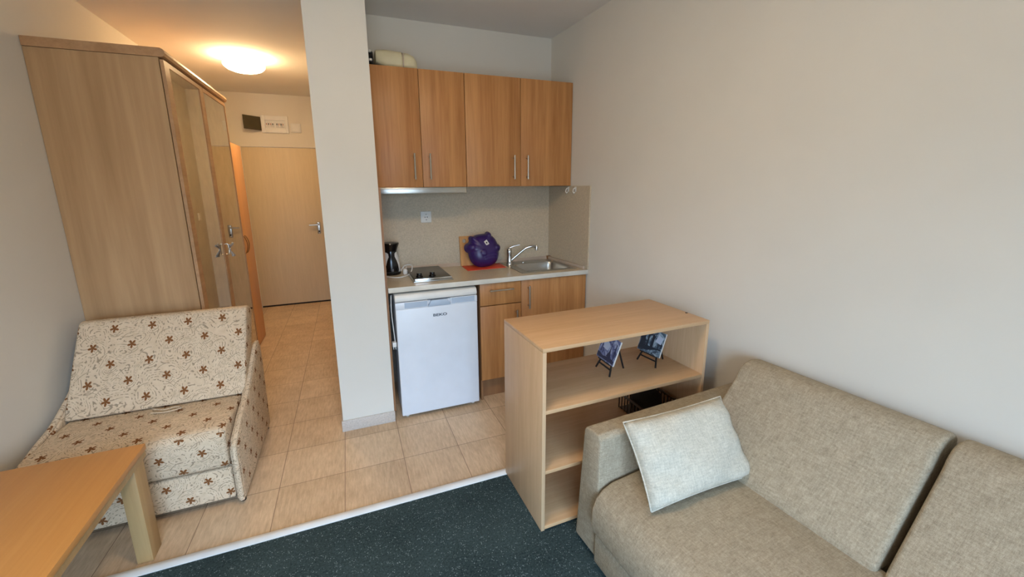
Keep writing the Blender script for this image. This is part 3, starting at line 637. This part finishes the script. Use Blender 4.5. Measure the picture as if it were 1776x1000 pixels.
# easels with little paintings
ZS = .623
def easel(x, y, rz, label, mat, kind):
    t = thing('easel_picture', (x, y, ZS), label, 'picture', 'miniature easels on the shelf unit'); t.rotation_euler = (0, 0, rz)
    P = Matrix.Translation((x, y, ZS))
    tilt = math.radians(-20)
    def put(mb, name, m, parent=t, tl=True):
        k = MB(); k.merge(mb.bm, P @ (Matrix.Rotation(tilt, 4, 'X') if tl else Matrix.Identity(4))); return k.build(name, m, parent)
    # front legs (converging), tilted back
    put(MB().tube([(-.066, 0, .004), (-.008, 0, .212)], .0048, 4, smooth=False), 'leg', m_blackm)
    put(MB().tube([(.066, 0, .004), (.008, 0, .212)], .0048, 4, smooth=False), 'leg', m_blackm)
    put(MB().tube([(0, .130, .004), (0, .072, .190)], .0048, 4, smooth=False), 'rear_leg', m_blackm, tl=False)
    put(MB().box(-.060, .060, -.004, .004, .034, .041), 'crossbar', m_blackm)
    put(MB().box(-.055, .055, -.016, -.004, .058, .0635), 'ledge', m_blackm)
    put(MB().box(-.012, .012, -.006, .006, .192, .216), 'top_block', m_blackm)
    s = .078; hh = .133
    cv = MB().box(-s, s, -.014, -.006, .064, .064+hh); c_ = put(cv, 'canvas', m_edgeb)
    put(MB().box(-s+.0005, s-.0005, -.0148, -.0141, .0645, .0635+hh), 'picture', mat, c_)
    z0 = 0.0
    d = MB(); SCL = Matrix.Translation((0, 0, .066)) @ Matrix.Diagonal((1.42, 1, 1.20, 1))
    def pt(mb, nm, m): mb.bm.transform(SCL); return put(mb, nm, m, c_)
    if kind == 0:
        d.prism([(.0, z0+.022), (.028, z0+.022), (.018, z0+.05), (.0155, z0+.092), (.0125, z0+.05)], -.0156, -.0149, 'y')
        d.prism([(-.052, z0+.004), (.052, z0+.004), (.052, z0+.018), (.02, z0+.024), (-.02, z0+.016), (-.052, z0+.026)], -.0156, -.0149, 'y')
        d.box(-.040, -.037, -.0156, -.0149, z0+.03, z0+.10).box(.040, .044, -.0156, -.0149, z0+.02, z0+.09)
        pt(d, 'painted_shapes', m_pd)
        pt(MB().prism([(-.03, z0+.05), (.0, z0+.045), (.006, z0+.07), (-.015, z0+.088), (-.034, z0+.078)], -.0154, -.0149, 'y'), 'painted_light', m_pl)
    else:
        d.box(-.050, -.030, -.0156, -.0149, z0+.03, z0+.075).prism([(-.02, z0+.03), (-.012, z0+.03), (-.012, z0+.085), (-.016, z0+.098), (-.020, z0+.085)], -.0156, -.0149, 'y')
        d.prism([(.000, z0+.03), (.012, z0+.03), (.012, z0+.078), (.006, z0+.092), (.0, z0+.078)], -.0156, -.0149, 'y').prism([(-.052, z0+.003), (-.01, z0+.010), (.03, z0+.026), (.052, z0+.028), (.052, z0+.034), (.01, z0+.032), (-.052, z0+.03)], -.0156, -.0149, 'y')
        pt(d, 'painted_shapes', m_pd2)
        pt(MB().prism([(.018, z0+.06), (.045, z0+.055), (.050, z0+.085), (.025, z0+.095)], -.0154, -.0149, 'y'), 'painted_light', m_pl)
easel(-.541, -1.489, math.radians(-93), 'small blue painting with a tower on a black easel, left on the shelf unit', m_p1, 0)
easel(-.262, -1.496, math.radians(-84), 'small grey blue painting of buildings on a black easel, right on the shelf unit', m_p2, 1)
# basket on the middle shelf
zb = .3235
t = thing('storage_basket', (-.28, -1.47, zb), 'brown see-through plastic basket on the middle shelf', 'basket')
b = MB(); x0, x1, y0, y1 = -.35, -.10, -1.60, -1.38
b.box(x0+.01, x1-.01, y0+.01, y1-.01, zb+.0005, zb+.004)
for k in range(13):
    xx = x0+.006+(x1-x0-.016)*k/12
    for yy in (y0+.004, y1-.008): b.box(xx, xx+.006, yy, yy+.004, zb+.002, zb+.09)
for k in range(9):
    yy = y0+.008+(y1-y0-.02)*k/8
    for xx in (x0+.004, x1-.008): b.box(xx, xx+.004, yy, yy+.006, zb+.002, zb+.09)
b.build('sides', m_basket, t)
b = MB().box(x0, x1, y0, y0+.012, zb+.088, zb+.098, .002).box(x0, x1, y1-.012, y1, zb+.088, zb+.098, .002).box(x0, x0+.012, y0+.01, y1-.01, zb+.088, zb+.098, .002).box(x1-.012, x1, y0+.01, y1-.01, zb+.088, zb+.098, .002); b.build('rim', m_basket, t)
b = MB(); b.lathe([(.03, .0), (.085, .008), (.10, .04), (.095, .09), (.06, .125), (0, .135)], (-.225, -1.475, zb+.005), 28, .95, .75)
tag(b.build('cloth_bag', m_bag), 'dark rounded cloth bundle lying in the basket', 'bag')

# ------------------------------------------------------------------ sofa
SO = Vector((wx(-1.74), -1.74, 0)); SR = math.atan(ANG)
t = thing('sofa', SO, 'grey beige woven fabric sofa standing along the right wall', 'sofa'); t.rotation_euler = (0, 0, SR)
SM = Matrix.Translation(SO)
def soft(mb, name, mat=None, sharp=50, root=None):
    k = MB(); k.merge(mb.bm, SM); return k.build(name, mat or m_sofa, root or t, sharp=sharp)
L = -1.70
def armp(ya, flip=1):   # outline in (y,z); outer face leans in towards the top
    return [(ya, .035), (ya-flip*.042, .585), (ya-flip*.055, .603), (ya-flip*.135, .610), (ya-flip*.152, .595), (ya-flip*.156, .035)]
soft(MB().prism(armp(0), -.955, -.035, 'x', .010, 3), 'armrest')
soft(MB().prism(armp(L, -1), -.955, -.035, 'x', .010, 3), 'armrest')
soft(MB().box(-.975, -.05, L+.160, -.160, .04, .178, .01), 'base')
# seat: rounded front nose
nose = [(-.965, .186), (-.992, .20), (-1.0, .25), (-.998, .31), (-.982, .352), (-.950, .383), (-.90, .401), (-.60, .420), (-.40, .415), (-.38, .186)]
soft(MB().prism(nose, L+.162, -.162, 'y', .022, 4), 'seat_cushion', sharp=60)
def backc(y0, y1):
    pr = [(-.452, .40), (-.442, .44), (-.210, .715), (-.188, .753), (-.155, .780), (-.115, .789), (-.06, .782), (-.03, .765), (-.028, .20), (-.37, .20), (-.37, .395)]
    return MB().prism(pr, y0, y1, 'y', .02, 4)
soft(backc(-.838, -.166), 'back_cushion', sharp=60); soft(backc(L+.162, -.858), 'back_cushion', sharp=60)
for yy in (-.07, L+.07):
    for xx in (-.90, -.10): soft(MB().lathe([(.022, 0), (.026, .04)], (xx, yy, 0), 16), 'leg', m_blackm)

def cushion(w_, h_, d_, n=26, seed=3):
    bb = bmesh.new(); rnd = random.Random(seed); ph = [rnd.uniform(0, 6) for _ in range(6)]
    g = {}
    for s in (-1, 1):
        for i in range(n+1):
            for j in range(n+1):
                u, v = 2*i/n-1, 2*j/n-1
                if s == 1 and (i in (0, n) or j in (0, n)): g[s, i, j] = g[-1, i, j]; continue
                pin = 1-.045*(1-u*u)*(v*v)-0*u; pinx = 1-.045*(1-v*v)*(u*u)
                e = max(0, (1-u**4)*(1-v**4))**.42
                wr = .006*math.sin(5*u+ph[0])*math.sin(4*v+ph[1])+.004*math.sin(11*u*v+ph[2])
                g[s, i, j] = bb.verts.new((u*w_/2*pinx, s*(d_/2*e+(wr if e > .3 else 0)), v*h_/2*pin))
    for s in (-1, 1):
        for i in range(n):
            for j in range(n):
                q = [g[s, i, j], g[s, i+1, j], g[s, i+1, j+1], g[s, i, j+1]]
                bb.faces.new(q if s == -1 else q[::-1])
    return bb
bl, br_ = Vector((-.79, -2.157, .432)), Vector((-.318, -2.172, .432)); tl, tr = Vector((-.772, -1.995, .668)), Vector((-.262, -1.99, .688))
cen = (bl+br_+tl+tr)/4; ux = ((br_-bl)+(tr-tl)).normalized(); uz = ((tl-bl)+(tr-br_)); uz = (uz-ux*uz.dot(ux)).normalized(); uy = uz.cross(ux)
PM = Matrix((ux, uy, uz)).transposed().to_4x4(); PM.translation = cen+uy*0.0
t2 = thing('throw_pillow', cen, 'pale grey woven throw pillow leaning on the sofa armrest', 'pillow')
t2.matrix_world = PM
def padd(bm_, name, mat, sharp):
    bmesh.ops.recalc_face_normals(bm_, faces=list(bm_.faces)); uv = bm_.loops.layers.uv.new('UVMap')
    for f in bm_.faces:
        f.smooth = True
        for lp in f.loops: lp[uv].uv = (lp.vert.co.x, lp.vert.co.z)
    me = bpy.data.meshes.new(name); bm_.to_mesh(me); bm_.free(); me.materials.append(mat); o = bpy.data.objects.new(name, me); C.objects.link(o); o.parent = t2; return o
padd(cushion(.505, .315, .12), 'cover', m_pillow, 60)
e = MB(); w_, h_ = .252, .157
pts = []
for k in range(41):
    a = k/40*4; s = int(a) % 4; f = a-int(a); u = 2*f-1
    if s == 0: pts.append((u*w_, 0, -h_*(1-.045*(1-u*u))))
    elif s == 1: pts.append((w_*(1-.045*(1-u*u)), 0, u*h_))
    elif s == 2: pts.append((-u*w_, 0, h_*(1-.045*(1-u*u))))
    else: pts.append((-w_*(1-.045*(1-u*u)), 0, -u*h_))
e.tube(pts, .0035, 6, smooth=False); padd(e.bm, 'seam', m_pillow, 60)

# ------------------------------------------------------------------ armchair (folding guest bed) with floral fabric
AX0, AX1, AYF = -3.215, -2.345, -.985
t = thing('armchair', (-2.78, -.6, 0), 'cream armchair with brown flower print standing before the wardrobe', 'armchair')
SI = AX1-.040
# side panels: outline in (y,z), rolled over the top
sp = [(AYF+.006, .02), (AYF+.002, .30), (AYF+.03, .345), (-.80, .40), (-.66, .435), (-.52, .50), (-.40, .565), (-.30, .61), (-.24, .615), (-.21, .58), (-.20, .50), (-.235, .02)]
for x0, x1, nm in ((SI, AX1, 'side_panel'), (AX0, AX0+.040, 'side_panel')):
    MB().prism(sp, x0, x1, 'x', .012, 3).build(nm, m_floral, t, sharp=50)
for xx in (AX1-.014, AX0+.02):
    MB().tube([(AYF and xx, AYF-.006, .03), (xx, AYF-.008, .30), (xx, AYF+.02, .345), (xx, -.80, .405), (xx, -.66, .44), (xx, -.52, .505), (xx, -.40, .57), (xx, -.30, .615), (xx, -.235, .612)], .013, 10).build('piping', m_floral, t)
B(AX0+.042, SI-.004, AYF+.012, -.24, .035, .212, .012, 3).build('lower_box', m_floral, t)
s_ = MB(); s_.prism([(AYF+.005, .222), (AYF-.004, .25), (AYF-.002, .38), (AYF+.012, .415), (AYF+.045, .430), (-.75, .432), (-.53, .425), (-.50, .40), (-.50, .222)], AX0+.044, SI-.006, 'x', .02, 4); s_.build('seat_cushion', m_floral, t, sharp=60)
b_ = MB(); b_.prism([(-.615, .435), (-.600, .46), (-.345, .845), (-.325, .872), (-.295, .880), (-.245, .868), (-.195, .84), (-.19, .80), (-.30, .64), (-.455, .43), (-.52, .425)], AX0+.038, SI+.016, 'x', .022, 4); b_.build('backrest', m_floral, t, sharp=60)
B(AX0+.05, SI-.01, AYF+.06, -.26, .012, .034).build('under_shade', m_undershade, t)  # dark box imitating the shade in the gap under the chair
for xx in (AX0+.02, AX1-.02):
    for yy in (AYF+.03, -.27): MB().lathe([(.014, 0), (.014, .02)], (xx, yy, 0), 12).build('foot', m_blackm, t)
b = MB().tube([(-2.80, -.632, .4425), (-2.74, -.662, .4400), (-2.69, -.650, .4400), (-2.66, -.672, .4395), (-2.72, -.690, .4385), (-2.79, -.678, .4400)], .0035, 6); b.build('fabric_tab', m_floral, t)

# ------------------------------------------------------------------ coffee table
t = thing('coffee_table', (-2.92, -1.68, 0), 'beech coffee table with an orange toned top in the near left corner', 'table'); t.rotation_euler = (0, 0, math.radians(1.5))
TT = Matrix.Translation(t.location); lx0, lx1, ly0, ly1 = -.305, .288, -.60, .565
def tp(mb, name, m): k = MB(); k.merge(mb.bm, TT); return k.build(name, m, t)
tp(B(lx0, lx1, ly0, ly1, .476, .502, bev=.0015), 'tabletop', m_table)
tp(MB().box(lx0+.006, lx1-.006, ly0+.006, ly1-.006, .444, .4755).bm and B(lx0+.004, lx1-.004, ly0+.004, ly1-.004, .446, .4755), 'apron', m_leg)
for (x0, x1) in ((lx1-.065, lx1-.008), (lx0+.008, lx0+.065)):
    for (y0, y1) in ((ly1-.115, ly1-.025), (ly0+.025, ly0+.115)):
        tp(B(x0, x1, y0, y1, 0, .4455, bev=.002), 'leg', m_leg)
